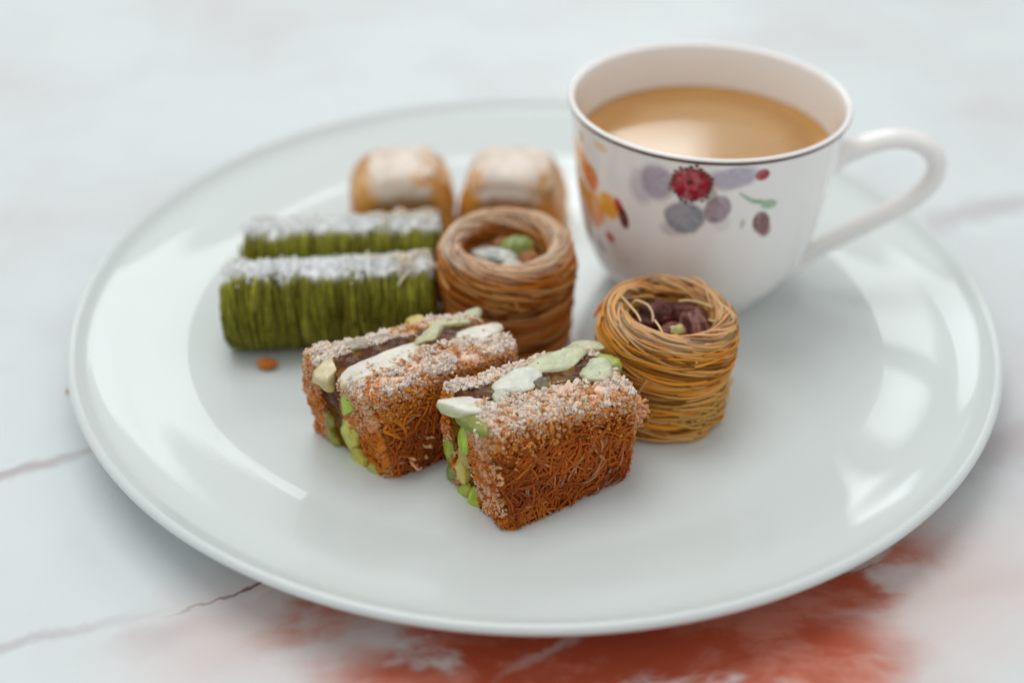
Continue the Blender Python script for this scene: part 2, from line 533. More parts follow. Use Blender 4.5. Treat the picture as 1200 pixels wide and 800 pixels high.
DT = 0.0
for dth in (math.pi, 0.0):   # the motif repeats on the far side of the cup
    P_ = lambda *a, **k: dab(*a, dth=dth, **k)
    lav, blu, mau = (.40, .35, .43), (.22, .25, .31), (.29, .21, .26)
    P_(752, 218, .50, .80, (.54, .50, .58), 0, .7, .5)
    P_(771, 214, .62, .70, lav, 10, .85, .4)
    P_(786, 268, .42, .36, (.55, .52, .57), 0, .7, .5)
    P_(846, 262, .34, .42, (.66, .60, .64), 0, .5, .6)
    P_(802, 256, .62, .60, blu, 0, .85, .25, .1, .35)
    P_(795, 248, .40, .40, (.40, .38, .44), 0, .5, .5)
    P_(841, 246, .40, .56, mau, -12, .85, .28, .1, .2)
    P_(860, 209, .80, .44, (.42, .38, .48), 8, .85, .4)
    P_(850, 214, .45, .40, (.47, .42, .50), 0, .6, .5)
    P_(831, 228, .26, .42, (.22, .16, .17), 25, .55, .4)
    P_(810, 216, .60, .58, (.33, .012, .03), 0, .95, .18, .06)
    P_(806, 213, .34, .32, (.50, .05, .08), 0, .6, .6)
    P_(808, 213, .12, .13, (.03, .012, .012), 0, .9, .5)
    for k in range(12):
        a = k / 12 * 2 * np.pi + .2
        P_(810 + 7 * math.cos(a), 216 - 6 * math.sin(a) * .9, .045, .045, (.62, .20, .20), 0, .6, .6)
    for k in range(24):
        a = k / 24 * 2 * np.pi + .3 * math.sin(k * 2.1)
        rr = 1.0 + .10 * math.sin(k * 3.7)
        P_(810 + 23.5 * rr * math.cos(a), 216 - 20.5 * rr * math.sin(a), .075, .07, (.045, .03, .02), 0, .9, .5)
    P_(894, 205, .22, .21, (.36, .01, .03), 0, .95, .25, .08)
    for k in range(9):
        t = k / 8
        P_(868 + 24 * t, 227 + 9 * t + 3 * math.sin(t * 3), .09 + .06 * t, .065 + .05 * t, (.25, .42, .27), -15, .7, .6)
    P_(901, 239, .32, .19, (.22, .44, .26), -12, .85, .4)
    P_(892, 261, .29, .46, (.19, .055, .065), 22, .92, .22, .12, .15)
    P_(897, 270, .20, .24, (.22, .075, .08), 0, .8, .35)
    P_(870, 262, .10, .24, (.40, .50, .33), 0, .7, .5)
    # orange spray
    for (px, py, rx, ry, cc, al) in [(670, 158, .75, .40, (.82, .44, .15), .95), (674, 172, .80, .44, (.84, .40, .10), .95), (681, 186, .62, .50, (.84, .36, .06), .95),
                                     (692, 207, .46, .56, (.80, .20, .01), .95), (683, 220, .66, .42, (.84, .34, .04), .95), (696, 242, .70, .60, (.84, .30, .01), .98),
                                     (713, 242, .46, .50, (.86, .38, .02), .95), (697, 256, .40, .36, (.80, .25, .01), .95), (703, 172, .36, .16, (.86, .58, .30), .8),
                                     (681, 161, .16, .26, (.30, .40, .26), .75), (670, 192, .25, .35, (.50, .60, .48), .6), (704, 232, .16, .22, (.86, .55, .12), .8)]:
        P_(px, py, rx, ry, cc, 0, al, .35, .25)
    P_(725, 241, .16, .28, (.50, .02, .02), 20, .95, .3)
    P_(731, 256, .19, .38, (.13, .02, .025), 12, .95, .25)
    P_(715, 278, .22, .18, (.50, .02, .02), -30, .95, .3)
    P_(690, 272, .40, .30, (.10, .06, .07), -30, .85, .4)
    P_(704, 287, .34, .24, (.13, .10, .10), -35, .85, .4)
# shader-facing colours back into the body
colr[i0:i1] = np.clip(sub, 0.005, 1)
m.c = [colr.reshape(-1, 3)]
cup = thing('teacup', (CX, CY, ZP), 'white porcelain teacup painted with grey, red and orange flowers, on the plate', 'teacup')
body = m.build('cup_body', M['cup'], cup)
# brown line painted just under the lip
band = np.array([(np.interp(z, ozz, orr) + .004 + .012 * math.sin((z - 6.20) / .10 * math.pi), z) for z in np.linspace(6.20, 6.30, 7)])
mb, _ = lathe(band, 256, (.085, .03, .028))
mb.build('rim_line', M['cup'], cup)
# handle: an ear shaped loop
hp = spline([(3.80, 4.45), (4.2, 4.72), (4.95, 5.05), (5.75, 5.22), (6.5, 5.02), (6.95, 4.5), (6.92, 3.85), (6.45, 3.2), (5.65, 2.6), (4.8, 2.02), (4.05, 1.5), (3.52, 1.12), (3.2, .85)], 80)
hr = np.interp(np.linspace(0, 1, 80), [0, .06, .2, .5, .85, .95, 1], [.58, .46, .37, .36, .34, .38, .5])
phi = math.radians(-4)
cz = np.stack([hp[:, 0] * math.cos(phi), hp[:, 0] * math.sin(phi), hp[:, 1]], -1)
T = np.gradient(cz, axis=0); T /= np.linalg.norm(T, axis=1)[:, None]
Bn = np.array([-math.sin(phi), math.cos(phi), 0]); Nn = np.cross(T, Bn)
aa = np.arange(24) * 2 * np.pi / 24
HV = cz[:, None] + hr[:, None, None] * (np.cos(aa)[None, :, None] * Nn[:, None] * .82 + np.sin(aa)[None, :, None] * Bn[None, None] * 1.05)
mh = MB(); mh.grid(HV, C3(.87, .86, .845), wrap_v=True)
mh.build('handle', M['cup'], cup)

# coffee
cz0 = 4.95
rc = float(np.interp(cz0, inner[::-1, 1], inner[::-1, 0]))
pc = [(.02, 0), (1, 0), (2, .0), (3, .0), (rc - .25, .0), (rc - .1, .015), (rc - .015, .06), (rc - .04, -.1), (rc - .4, -.6), (.02, -.8)]
m, _ = lathe(pc, 128, (.5, .3, .1))
coffee = m.build('coffee', M['coffee'], None, (CX, CY, ZP + cz0))
tag(coffee, 'milky brown coffee with an amber edge filling the painted teacup', 'coffee')

# ------------------------------------------------------------------ shredded pastry blocks
GOLD = C3(.68, .21, .016); AMBER = C3(.43, .085, .004); BROWN = C3(.16, .028, .002); PALE = C3(.86, .54, .36); DUST = C3(.90, .73, .61)


def trilin(Cn, u, v, w):
    """corner dict order: F R K L bottoms then tops; u F->R, v F->L"""
    u, v, w = (np.asarray(a, float)[..., None] for a in (u, v, w))
    b = (1 - u) * (1 - v) * Cn[0] + u * (1 - v) * Cn[1] + u * v * Cn[2] + (1 - u) * v * Cn[3]
    t = (1 - u) * (1 - v) * Cn[4] + u * (1 - v) * Cn[5] + u * v * Cn[6] + (1 - u) * v * Cn[7]
    P = b * (1 - w) + t * w
    wv = np.stack([fbm(P * .62 + 4.1 * k, 2, 300 + k) for k in range(3)], -1) * np.array([.22, .22, .07])
    P = P + wv * smooth(0, .3, w)
    def rnd(x, L, rr): return np.clip(1 - np.minimum(x, 1 - x) * L / rr, 0, 1) ** 2
    P[..., 2:3] -= (.13 * rnd(u, 4, .35) + .13 * rnd(v, 2.8, .35)) * smooth(.5, 1, w)
    cen = P.copy(); k = (.10 * rnd(u, 4, .3) * rnd(v, 2.8, .3))
    mid = .25 * (Cn[0] + Cn[1] + Cn[2] + Cn[3]) * (1 - w) + .25 * (Cn[4] + Cn[5] + Cn[6] + Cn[7]) * w
    dm = mid - P; dm[..., 2] = 0
    P = P + dm * k
    P[..., 2] = np.maximum(P[..., 2], Cn[0][2] + .0)
    return P


def box_surface(step):
    """unit-box surface as a list of (u, v, w, normal) grids; step = subdivisions along u, v, w"""
    nu, nv, nw = step
    out = []
    for ax, side in ((0, 0), (0, 1), (1, 0), (1, 1), (2, 0), (2, 1)):
        dims = [np.linspace(0, 1, k + 1) for k in step]
        oth = [a for a in range(3) if a != ax]
        A, B = np.meshgrid(dims[oth[0]], dims[oth[1]], indexing='ij')
        G = [None] * 3; G[ax] = np.full_like(A, float(side)); G[oth[0]] = A; G[oth[1]] = B
        out.append((G, ax, side))
    return out


def make_block(label, corners, vf, seed, nuts, tufts):
    """vf = (front layer ends, filling ends) along v"""
    r = np.random.default_rng(seed)
    base = corners[:4].mean(0); base[2] = ZP
    Cn = corners - base
    root = thing('pistachio_pastry_block', base, label, 'pastry', 'pistachio pastry blocks')
    ctr = Cn.mean(0)
    eu = Cn[1] - Cn[0]; ev = Cn[3] - Cn[0]; ew = Cn[4] - Cn[0]
    lu, lv, lw = (np.linalg.norm(x) for x in (eu, ev, ew))
    nu_, nv_, nw_ = eu / lu, ev / lv, np.array([0, 0, 1.])
    nrm = {(0, 0): np.cross(np.cross(eu, ev) * 0 + nw_, -ev) * 0 - nu_, (0, 1): nu_, (1, 0): -nv_, (1, 1): nv_, (2, 0): -nw_, (2, 1): nw_}

    for name, va, vb in (('kadaif_layer', 0.0, vf[0]), ('kadaif_layer', vf[1], 1.0)):
        mb = MB()
        st = (int(lu / .045), max(6, int(lv * (vb - va) / .045)), int(lw / .045))
        for G, ax, side in box_surface(st):
            u, v, w = G[0], va + (vb - va) * G[1], G[2]
            P = trilin(Cn, u, v, w)
            # rounding of the outer edges
            cen = trilin(Cn, np.full_like(u, .5), np.full_like(u, (va + vb) / 2), np.full_like(u, .5))
            def edge(t, L, rr=.22): return np.clip(1 - np.minimum(t, 1 - t) * L / rr, 0, 1) ** 2
            e = edge(u, lu) * (ax != 0) + edge(w, lw) * (ax != 2) + (edge(G[1], lv * (vb - va), .16)) * (ax != 1)
            dirn = (cen - P); dirn /= np.linalg.norm(dirn, axis=-1)[..., None]
            big = fbm(P * 2.2 + seed, 3, seed); mid = fbm(P * 6.5 + seed, 3, seed + 4); fine = fbm(P * 15 + seed, 2, seed + 9)
            nr = nrm[(ax, side)]
            # pits between the threads
            amp = .10 * big + .10 * mid + .05 * fine
            edgefade = 1.0
            P2 = P + dirn * (e * .10)[..., None] + nr[None, None] * 0
            disp3 = np.stack([fbm(P * 5 + 3 * k + seed, 3, seed + 20 + k) for k in range(3)], -1) * .11
            disp3 += np.stack([fbm(P * 13 + 3 * k + seed, 2, seed + 30 + k) for k in range(3)], -1) * .06
            if ax == 2 and side == 0: disp3[..., 2] = np.abs(disp3[..., 2]) * .3
            disp3[..., 2] = np.where(w < .02, np.abs(disp3[..., 2]), disp3[..., 2])
            if ax == 1: disp3 *= .55
            P2 = P2 + disp3
            if ax == 1: P2 = P2 - nr * (.05 * smooth(1, .8, w))[..., None]
            P2[..., 2] = np.maximum(P2[..., 2], .01)
            # icing sugar lies on the upper side, crevices keep the amber, with pit shade painted in brown
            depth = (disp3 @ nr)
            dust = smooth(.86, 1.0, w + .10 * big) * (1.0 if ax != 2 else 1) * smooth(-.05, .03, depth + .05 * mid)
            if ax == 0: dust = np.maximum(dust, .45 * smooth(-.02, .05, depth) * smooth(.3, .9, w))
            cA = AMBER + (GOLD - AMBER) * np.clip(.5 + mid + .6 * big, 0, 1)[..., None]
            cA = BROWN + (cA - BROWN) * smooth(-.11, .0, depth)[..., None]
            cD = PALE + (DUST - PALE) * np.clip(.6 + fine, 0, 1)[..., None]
            if ax == 1: cA = cA * (.42 + .5 * smooth(.7, 1.0, w + .12 * big))[..., None]  # side base painted dark so gaps between threads read as shaded holes
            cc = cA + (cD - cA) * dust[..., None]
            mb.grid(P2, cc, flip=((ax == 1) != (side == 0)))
        layer = mb.build(name, M['crumb'], root)
        # ---- shreds of the layer
        ms = MB()
        def seg(P0, dirv, length, rad, c, curl, n=6, sides=5):
            t = np.linspace(0, 1, n)
            side = np.cross(dirv, r.normal(size=3)); side /= np.linalg.norm(side) + 1e-9
            P = P0 + dirv * (t * length)[:, None] + side * (curl * np.sin(t * np.pi * r.uniform(.6, 1.4)))[:, None]
            P[:, 2] = np.maximum(P[:, 2], rad + .01)
            ms.tube(P, rad * (1 + .15 * r.normal(size=n)), c, sides)
        # top: crumbs and stubby cut ends, dusted
        def grain(P0, rad, c):
            E = ellipsoid(6, 7, .9) * (1 + .35 * r.normal(size=(6, 7, 1))).clip(.5, 1.6)
            E[0] = E[0].mean(0); E[-1] = E[-1].mean(0)
            ms.grid(E * rad * r.uniform(.7, 1.3, 3) @ rot3(*r.uniform(0, 6, 3)).T + P0, c, wrap_v=True)
        nt_ = int(2300 * lu * lv * (vb - va) / 4)
        UU, VV = r.uniform(0, 1, nt_), va + (vb - va) * r.uniform(0, 1, nt_)
        PP = trilin(Cn, UU, VV, np.ones(nt_)); PP[:, 2] += r.uniform(-.06, .045, nt_)
        CL = fbm(PP * np.array([5.2, 5.2, .5]) + 3, 2, seed + 52)          # crumb clumps
        PP[:, 2] += .13 * CL
        HO = fbm(PP * 2.3 + 5, 2, seed + 50); FL = .75 * fbm(PP * 2.0 + 31, 3, seed + 55) + .55 * CL
        for P0, hollow, fl0 in zip(PP, HO, FL):
            if hollow < -.18: P0[2] -= .08
            fld = fl0 + r.normal() * .04 + (-.24 if hollow < -.18 else .18)
            dz = smooth(-.28, .10, fld)
            c = (GOLD * .8 + PALE * .2) * (1 - dz) + (PALE + (DUST - PALE) * np.clip(.4 + 2 * fld, 0, 1)) * dz
            c = c * r.uniform(.93, 1.05)
            if r.uniform() < .78:
                grain(P0, r.uniform(.024, .06), c)
            else:
                d = nw_ * r.uniform(0, .7) + r.normal(size=3) * .5; d /= np.linalg.norm(d)
                seg(P0 - d * .08, d, r.uniform(.10, .24), r.uniform(.028, .045), c, r.normal() * .04, 5)
        # long side face: threads matted flat into the face
        ax_side = 0.0 if va == 0 else 1.0
        fn = -nv_ if ax_side == 0 else nv_
        ns = int(500 * lu * lw / 9)
        for _ in range(ns):
            L = r.uniform(.4, 1.3)
            u, w = r.uniform(.03, .97), r.uniform(.04, .95)
            a0 = r.normal(1.0, .8); a1 = a0 + r.normal() * 1.1
            n = 12; t = np.linspace(0, 1, n)
            aa_ = a0 + (a1 - a0) * t
            du = np.cumsum(np.cos(aa_)) * L / n; dw = np.cumsum(np.sin(aa_)) * L / n
            uu = u + (du - du.mean()) / lu; ww = w + (dw - dw.mean()) / lw
            k = (uu > .01) & (uu < .99) & (ww > .01) & (ww < 1.0)
            if k.sum() < 5: continue
            uu, ww = uu[k], ww[k]
            P = trilin(Cn, uu, np.full_like(uu, ax_side), ww)
            off = r.uniform(-.07, .01)
            P = P + fn * (off + .03 * np.sin(t[k] * 5 + r.uniform(0, 6)))[:, None]
            wm = ww.mean()
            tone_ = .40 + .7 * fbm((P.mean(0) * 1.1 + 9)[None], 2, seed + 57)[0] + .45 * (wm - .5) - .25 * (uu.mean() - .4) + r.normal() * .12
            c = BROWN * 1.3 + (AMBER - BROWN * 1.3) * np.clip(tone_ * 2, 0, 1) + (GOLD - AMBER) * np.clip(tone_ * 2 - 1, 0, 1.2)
            if r.uniform() < .08: c = c * .6 + PALE * .25
            ms.tube(P, r.uniform(.022, .042), c, 5)
        cnt = int(420 * lu / 4)
        UU, WW = r.uniform(0, 1, cnt), 1 - np.abs(r.normal(0, .13, cnt))
        PP = trilin(Cn, UU, np.full(cnt, ax_side), WW)
        for P0, w in zip(PP, WW):
            k = smooth(.8, 1.0, w) * r.uniform(.2, 1)
            grain(P0 + fn * .01, r.uniform(.025, .055), (GOLD * .9 + PALE * .1) * (1 - k) + PALE * k)
        # cut ends on the short faces
        for us, nn in ((0.0, 330), (1.0, 330)):
            cnt = int(nn * lv * (vb - va) * lw / 3)
            VV, WW = va + (vb - va) * r.uniform(0, 1, cnt), r.uniform(.02, 1, cnt)
            PP = trilin(Cn, np.full(cnt, us), VV, WW); FL = fbm(PP * 1.6 + 17, 2, seed + 58)
            for P0, w, fl0 in zip(PP, WW, FL):
                d = (nu_ if us else -nu_) * r.uniform(.15, .8) + r.normal(size=3) * .6; d /= np.linalg.norm(d)
                fld = smooth(-.3, .3, fl0 + .5 * (w - .6) + r.normal() * .08)
                c = (AMBER * .5 + GOLD * .5) * (1 - fld) + (PALE * .72 + GOLD * .22) * fld
                if r.uniform() < .6: grain(P0, r.uniform(.03, .06), c)
                else: seg(P0 - d * .08, d, r.uniform(.08, .17), r.uniform(.025, .04), c, r.normal() * .03, 5)
        # shaggy upper arris
        for _ in range(int(150 * lu / 4)):
            u = r.uniform(0, 1)
            P0 = trilin(Cn, u, ax_side, r.uniform(.88, .99))
            d = (-nv_ if ax_side == 0 else nv_) * r.uniform(.1, .7) + r.normal(size=3) * .6; d /= np.linalg.norm(d)
            seg(P0 - d * .10, d, r.uniform(.12, .22), r.uniform(.026, .045), PALE * r.uniform(.75, 1.0) if r.uniform() < .4 else GOLD * r.uniform(.9, 1.2), r.normal() * .05, 6)
        if va == 0:
            for (tu, tv, tw, dv, L, cnt) in tufts:
                for _ in range(cnt):
                    P0 = trilin(Cn, tu + r.normal() * .012, tv, np.clip(tw + r.normal() * .07, .03, 1)) + r.normal(size=3) * .06
                    d = nu_ * dv[0] - nv_ * dv[1] + nw_ * dv[2] + r.normal(size=3) * .75; d /= np.linalg.norm(d)
                    seg(P0 - d * .05, d, L * r.uniform(.3, .8), r.uniform(.03, .05), (PALE * .5 + GOLD * .5) * r.uniform(.8, 1.1), r.normal() * .08, 7)
        tag(ms.build('shreds', M['thread'], layer), kind='stuff')

    # ---- dark nut filling
    mb = MB()
    va, vb = vf[0] - .03, vf[1] + .03
    for G, ax, side in box_surface((int(lu / .05), int(lv * (vb - va) / .05), int(lw / .05))):
        u, v, w = .015 + .97 * G[0], va + (vb - va) * G[1], G[2] * 1.005
        P = trilin(Cn, u, v, w)
        d3 = np.stack([fbm(P * 2.6 + 5 * k + seed, 3, seed + 60 + k) for k in range(3)], -1) * .08
        d3[..., 2] = np.where(w < .02, .02, d3[..., 2])
        c = C3(.075, .020, .004) + (C3(.17, .075, .010) - C3(.075, .020, .004)) * smooth(.0, .35, fbm(P * 3.1, 2, seed + 70))[..., None]
        P = P + d3; P[..., 2] = np.maximum(P[..., 2], .02)
        mb.grid(P, c, flip=((ax == 1) != (side == 0)))
    mb.build('nut_filling', M['syrup'], root)

    # ---- pistachio pieces: (face, px, py, long, wide, thick (cm), turn deg, colour, sugar)
    ztop = corners[4:, 2].mean()
    gu, gv = np.meshgrid(np.linspace(0, 1, 60), np.linspace(0, 1, 60), indexing='ij')
    topS = (trilin(Cn, gu, gv, np.ones_like(gu)) + base).reshape(-1, 3)
    cutS = (trilin(Cn, np.zeros_like(gu), gu, gv) + base).reshape(-1, 3)
    def on_surface(S, px, py):
        d = S - CAM; zz = d @ FW
        qx = 600 + FPX * (d @ RT) / zz; qy = 400 - FPX * (d @ UP) / zz
        return S[np.argmin((qx - px) ** 2 + (qy - py) ** 2)]
    for i, (face, px, py, a, b_, t, turn, c, sug) in enumerate(nuts):
        E = ellipsoid(22, 30, .62 if face == 'top' else .8)
        warp = 1 + .24 * fbm(E * 1.5 + i * 3.1 + seed, 2, i)[..., None]
        Q = E * warp
        for _ in range(5):                                   # knife cuts
            pn = r.normal(size=3) * np.array([1, 1, .45]); pn /= np.linalg.norm(pn)
            ex = np.maximum(Q @ pn - r.uniform(.62, .9), 0)
            Q = Q - ex[..., None] * pn * .9
        Q = Q * np.array([a / 2, b_ / 2, t / 2]) * 1.08 + .012 * np.stack([fbm(E * 6 + 9 * k, 2, i + k) for k in range(3)], -1)
        if face == 'top':
            pos = on_surface(topS, px, py) - base; pos[2] -= t / 2 - .10; a *= 1.12; b_ *= 1.2; Q = Q * np.array([1.12, 1.2, 1])
            X = nu_ * math.cos(math.radians(turn)) + nv_ * math.sin(math.radians(turn)); Z = nw_ + r.normal(size=3) * .07
        else:
            # left cut face: plane through its corners
            nf = np.cross(corners[4] - corners[0], corners[3] - corners[0]); nf /= np.linalg.norm(nf)
            Z = nf if nf @ nu_ < 0 else -nf
            pos = on_surface(cutS, px, py) - base - Z * (t / 2 - .09); Q = Q * np.array([1.2, 1.25, 1])
            up = nw_ - Z * (nw_ @ Z); up /= np.linalg.norm(up); sd = np.cross(up, Z)
            X = up * math.cos(math.radians(turn)) + sd * math.sin(math.radians(turn))
            Z = Z + r.normal(size=3) * .12
        Z = Z / np.linalg.norm(Z); X = X - Z * (X @ Z); X /= np.linalg.norm(X); Y = np.cross(Z, X)
        Pn = Q[..., 0:1] * X + Q[..., 1:2] * Y + Q[..., 2:3] * Z
        zz = Q[..., 2] / (t / 2)
        nz = fbm(E * 2.5 + i, 3, seed + i)
        rimm = smooth(.45, .95, np.hypot(E[..., 0], E[..., 1]))
        cc = C3(*c) * (1 + .35 * nz[..., None])
        cc = cc * (1 - .35 * rimm[..., None]) + C3(.34, .30, .05) * (.35 * rimm[..., None])
        s = sug * smooth(.1, .8, zz + .5 * nz)
        cc = cc + (C3(.72, .71, .66) - cc) * s[..., None]
        mn = MB(); mn.grid(Pn, cc, wrap_v=True)
        mn.build('pistachio', M['nut'], root, pos)
    return root


def corner_set(zt, bottoms, tops):
    b = [np.array([x, y, ZP]) for x, y in bottoms]
    t = [unproject(x, y, zt) for x, y in tops]
    return np.array(b + t)


CA = corner_set(3.4, [(-3.72, -7.02), (-.42, -4.85), (-1.95, -2.9), (-6.15, -4.75)], [(432, 464), (610, 404), (545, 360), (347, 411)])
CB = corner_set(3.5, [(-.72, -8.95), (2.52, -6.80), (1.30, -4.7), (-2.30, -6.72)], [(566, 508), (750, 464), (688, 397), (514, 448)])

LG, YG, CR, VG = (.42, .47, .26), (.42, .40, .12), (.66, .57, .38), (.34, .52, .03)
nutsA = [('top', 384, 431, 1.0, .6, .5, 60, (.62, .50, .24), .25), ('top', 450, 426, 2.1, .72, .35, 6, CR, .75), ('top', 425, 404, .8, .4, .3, 0, (.16, .10, .04), .3),
         ('top', 502, 392, 1.0, .62, .4, 10, (.46, .46, .22), .25), ('top', 526, 378, 1.3, .42, .22, -18, (.42, .38, .10), .35), ('top', 560, 390, 1.2, .6, .3, 0, CR, .7),
         ('top', 488, 378, .7, .55, .4, 0, (.55, .42, .06), .1), ('top', 408, 408, .5, .32, .25, 40, CR, .6), ('top', 548, 371, .8, .45, .3, 20, LG, .3),
         ('cut', 408, 473, .85, .44, .3, 12, VG, 0), ('cut', 410, 512, 1.05, .56, .34, 6, (.56, .58, .09), 0), ('cut', 420, 543, .75, .6, .3, 40, (.52, .50, .05), 0),
         ('cut', 386, 493, .6, .26, .25, 10, (.22, .20, .03), 0), ('cut', 391, 514, .5, .26, .25, -20, (.30, .30, .04), 0), ('cut', 436, 554, .55, .4, .25, 40, (.40, .40, .08), 0)]
nutsB = [('top', 556, 473, 1.55, .75, .36, -14, (.58, .62, .42), .8), ('top', 606, 446, 1.25, .85, .34, 10, (.46, .52, .38), .65), ('top', 652, 426, 1.75, .72, .36, 8, (.42, .48, .18), .4),
         ('top', 686, 407, .8, .42, .3, -30, (.46, .46, .24), .3), ('top', 700, 432, 1.05, .72, .34, -10, (.36, .46, .20), .35), ('top', 712, 420, .85, .36, .36, -48, (.34, .42, .06), .05),
         ('top', 634, 452, .55, .4, .3, 20, (.08, .05, .02), 0), ('top', 590, 462, .6, .4, .3, 20, (.30, .34, .20), .4),
         ('cut', 545, 514, .92, .38, .32, 8, VG, 0), ('cut', 527, 528, .72, .38, .3, 4, (.28, .38, .03), 0), ('cut', 541, 553, .85, .46, .32, 0, (.68, .56, .12), 0),
         ('cut', 530, 556, .6, .34, .26, 25, (.18, .24, .03), 0), ('cut', 552, 590, .85, .36, .3, 6, (.34, .46, .03), 0), ('cut', 538, 582, .8, .38, .3, 30, (.36, .44, .04), 0),
         ('cut', 544, 535, .5, .34, .26, -20, (.42, .34, .08), 0), ('cut', 556, 497, 1.1, .34, .3, 78, (.18, .22, .03), 0)]
make_block('shredded pastry block with a long cream nut slice on top, beside the green rolls', CA, (.44, .70), 11, nutsA, [(.30, 0, .3, (.1, .8, .3), .5, 6), (.2, 0, .1, (.6, .5, .1), .6, 5)])
make_block('shredded pastry block with green nut slices and dark syrup, beside the golden nest', CB, (.46, .74), 23, nutsB,
           [(1.0, .1, .75, (.8, .2, -.4), .5, 60), (1.0, .25, .55, (.7, .3, -.6), .45, 50), (.98, .02, .9, (.6, .5, .2), .35, 40), (.02, .02, .6, (-.2, .6, -.2), .3, 20)])


# ------------------------------------------------------------------ thread nests
def make_nest(label, loc, R, H, seed, tone, dark, nuts, tilt, n_threads, loose, lip):
    r = np.random.default_rng(seed)
    root = thing('pastry_nest', loc, label, 'pastry', 'thread nests with nuts', rot=(math.radians(tilt[0]), math.radians(tilt[1]), 0))
    # cross-section from the hole floor, over the rolled lip, down the outer wall
    ctrl = [(R * .60, H - 1.6), (R * .61, H - 1.0), (R * .635, H - .5), (R * .69, H - .16), (R * .78, H - .01), (R * .88, H - .10), (R * .965, H - .40), (R * 1.0, H - .85), (R * .985, H - 1.35),
            (R * .955, H - 1.8), (R * .94, H * .30), (R * .95, H * .12), (R * .93, .03)]
    pf = spline(ctrl, 160)
    ds = np.concatenate([[0], np.cumsum(np.linalg.norm(np.diff(pf, axis=0), axis=1))]); Ls = ds[-1]
    T2 = np.gradient(pf, axis=0); T2 /= np.linalg.norm(T2, axis=1)[:, None]
    N2 = np.stack([-T2[:, 1], T2[:, 0]], -1)           # outward from the pastry
    if N2[:, 1][np.argmax(pf[:, 1])] < 0: N2 = -N2
    def at(s, off):
        s = np.clip(s, 0, Ls)
        rr = np.interp(s, ds, pf[:, 0]) + off * np.interp(s, ds, N2[:, 0])
        zz = np.interp(s, ds, pf[:, 1]) + off * np.interp(s, ds, N2[:, 1])
        return rr, zz
    # packed core under the threads
    na = 160
    th = np.arange(na) * 2 * np.pi / na
    ss = np.linspace(0, Ls, 110)
    rr, zz = at(ss, -.09)
    prof_ = np.vstack([[(.02, .03)], [(R * .5, .03)]]) if False else None
    Vc = np.stack([rr[:, None] * np.cos(th), rr[:, None] * np.sin(th), np.repeat(zz[:, None], na, 1)], -1)
    bump = fbm(Vc * np.array([2.0, 2.0, 11.0]) + seed, 3, seed)
    rad = 1 + .035 * bump
    Vc[..., :2] *= rad[..., None]
    cc = dark + (tone * .7 - dark) * np.clip(.4 + bump, 0, 1)[..., None]
    m = MB(); m.grid(Vc, cc, wrap_v=True, flip=True)
    # closed floor of the hole and bottom
    r0, z0 = at(0, -.09)
    fl = np.stack([np.linspace(.01, 1, 14)[:, None] * r0 * np.cos(th), np.linspace(.01, 1, 14)[:, None] * r0 * np.sin(th), np.full((14, na), float(z0))], -1)
    fl[..., 2] += .12 * fbm(fl * 2.2, 2, seed + 5)
    m.grid(fl, dark * .7, wrap_v=True)
    r1, z1 = at(Ls, -.09)
    bt = np.stack([np.linspace(.01, 1, 6)[:, None] * r1 * np.cos(th), np.linspace(.01, 1, 6)[:, None] * r1 * np.sin(th), np.full((6, na), .03)], -1)
    m.grid(bt, dark, wrap_v=True, flip=True)
    m.build('nest_core', M['crumb'], root)
    # wound threads
    mt = MB()
    for k in range(n_threads):
        s0 = r.uniform(.1, 1.0) * Ls
        top = s0 < Ls * .62
        span = r.uniform(1.5, 4.6)
        n = int(span * 13) + 6
        t = np.linspace(0, 1, n)
        a = r.uniform(0, 2 * np.pi) + t * span
        drift = r.normal(.30, .16) * span if top else r.normal(.03, .05) * span
        s = s0 + drift * (t - .5) + .05 * np.sin(t * span * r.uniform(1, 3) + r.uniform(0, 6)) + .025 * np.sin(t * span * r.uniform(4, 7) + r.uniform(0, 6))
        off = r.uniform(-.07, .05) + .03 * np.sin(t * span * 2 + r.uniform(0, 6))
        if r.uniform() < .07:
            off = off + np.where(t > .8, (t - .8) * r.uniform(.2, 1.0), 0)
        rr, zz = at(s, off)
        P = np.stack([rr * np.cos(a), rr * np.sin(a), np.maximum(zz, .05)], -1)
        shade = r.uniform()
        c = tone * r.uniform(.62, 1.15)
        if shade < .4: c = c * .55 + np.array([.86, .50, .20]) * .45
        if shade > .80: c = c * .42
        rad0 = r.uniform(.028, .048)
        nd = fbm(P * 2.0, 2, seed + 3)
        k = (lip * smooth(H - .42, H - .06, zz + .12 * nd) * r.uniform(.5, 1))[:, None]
        c = c[None] * (1 - k) + C3(.84, .66, .52)[None] * k
        mt.tube(P, rad0 * (1 + .12 * np.sin(t * span * 5 + r.uniform(0, 6))), c, 6)
    tag(mt.build('wound_threads', M['thread'], root), kind='stuff')
    # individual stray threads
    for pts, rad0, c in loose:
        ml = MB(); ml.tube(spline(pts, 16), rad0, C3(*c), 6)
        ml.build('stray_thread', M['thread'], root)
    for i, (x, y, z, a, b_, c_, rx, ry, rz, colr_, col2, name) in enumerate(nuts):
        E = ellipsoid(22, 30, .9)
        nz = fbm(E * 1.9 + i * 5, 3, seed + i); rid = fbm(E * np.array([2.0, 6, 6]) + i * 3, 3, seed + 7 + i)
        Q = E * (1 + .20 * nz + .07 * rid)[..., None] * np.array([a, b_, c_])
        Q = Q @ rot3(math.radians(rx), math.radians(ry), math.radians(rz)).T
        cc = C3(*colr_) + (C3(*col2) - C3(*colr_)) * smooth(-.15, .35, nz + .5 * rid)[..., None]
        mn = MB(); mn.grid(Q, cc, wrap_v=True)
        mn.build(name, M['skin'] if name == 'nut' else M['nut'], root, (x, y, z))
    return root


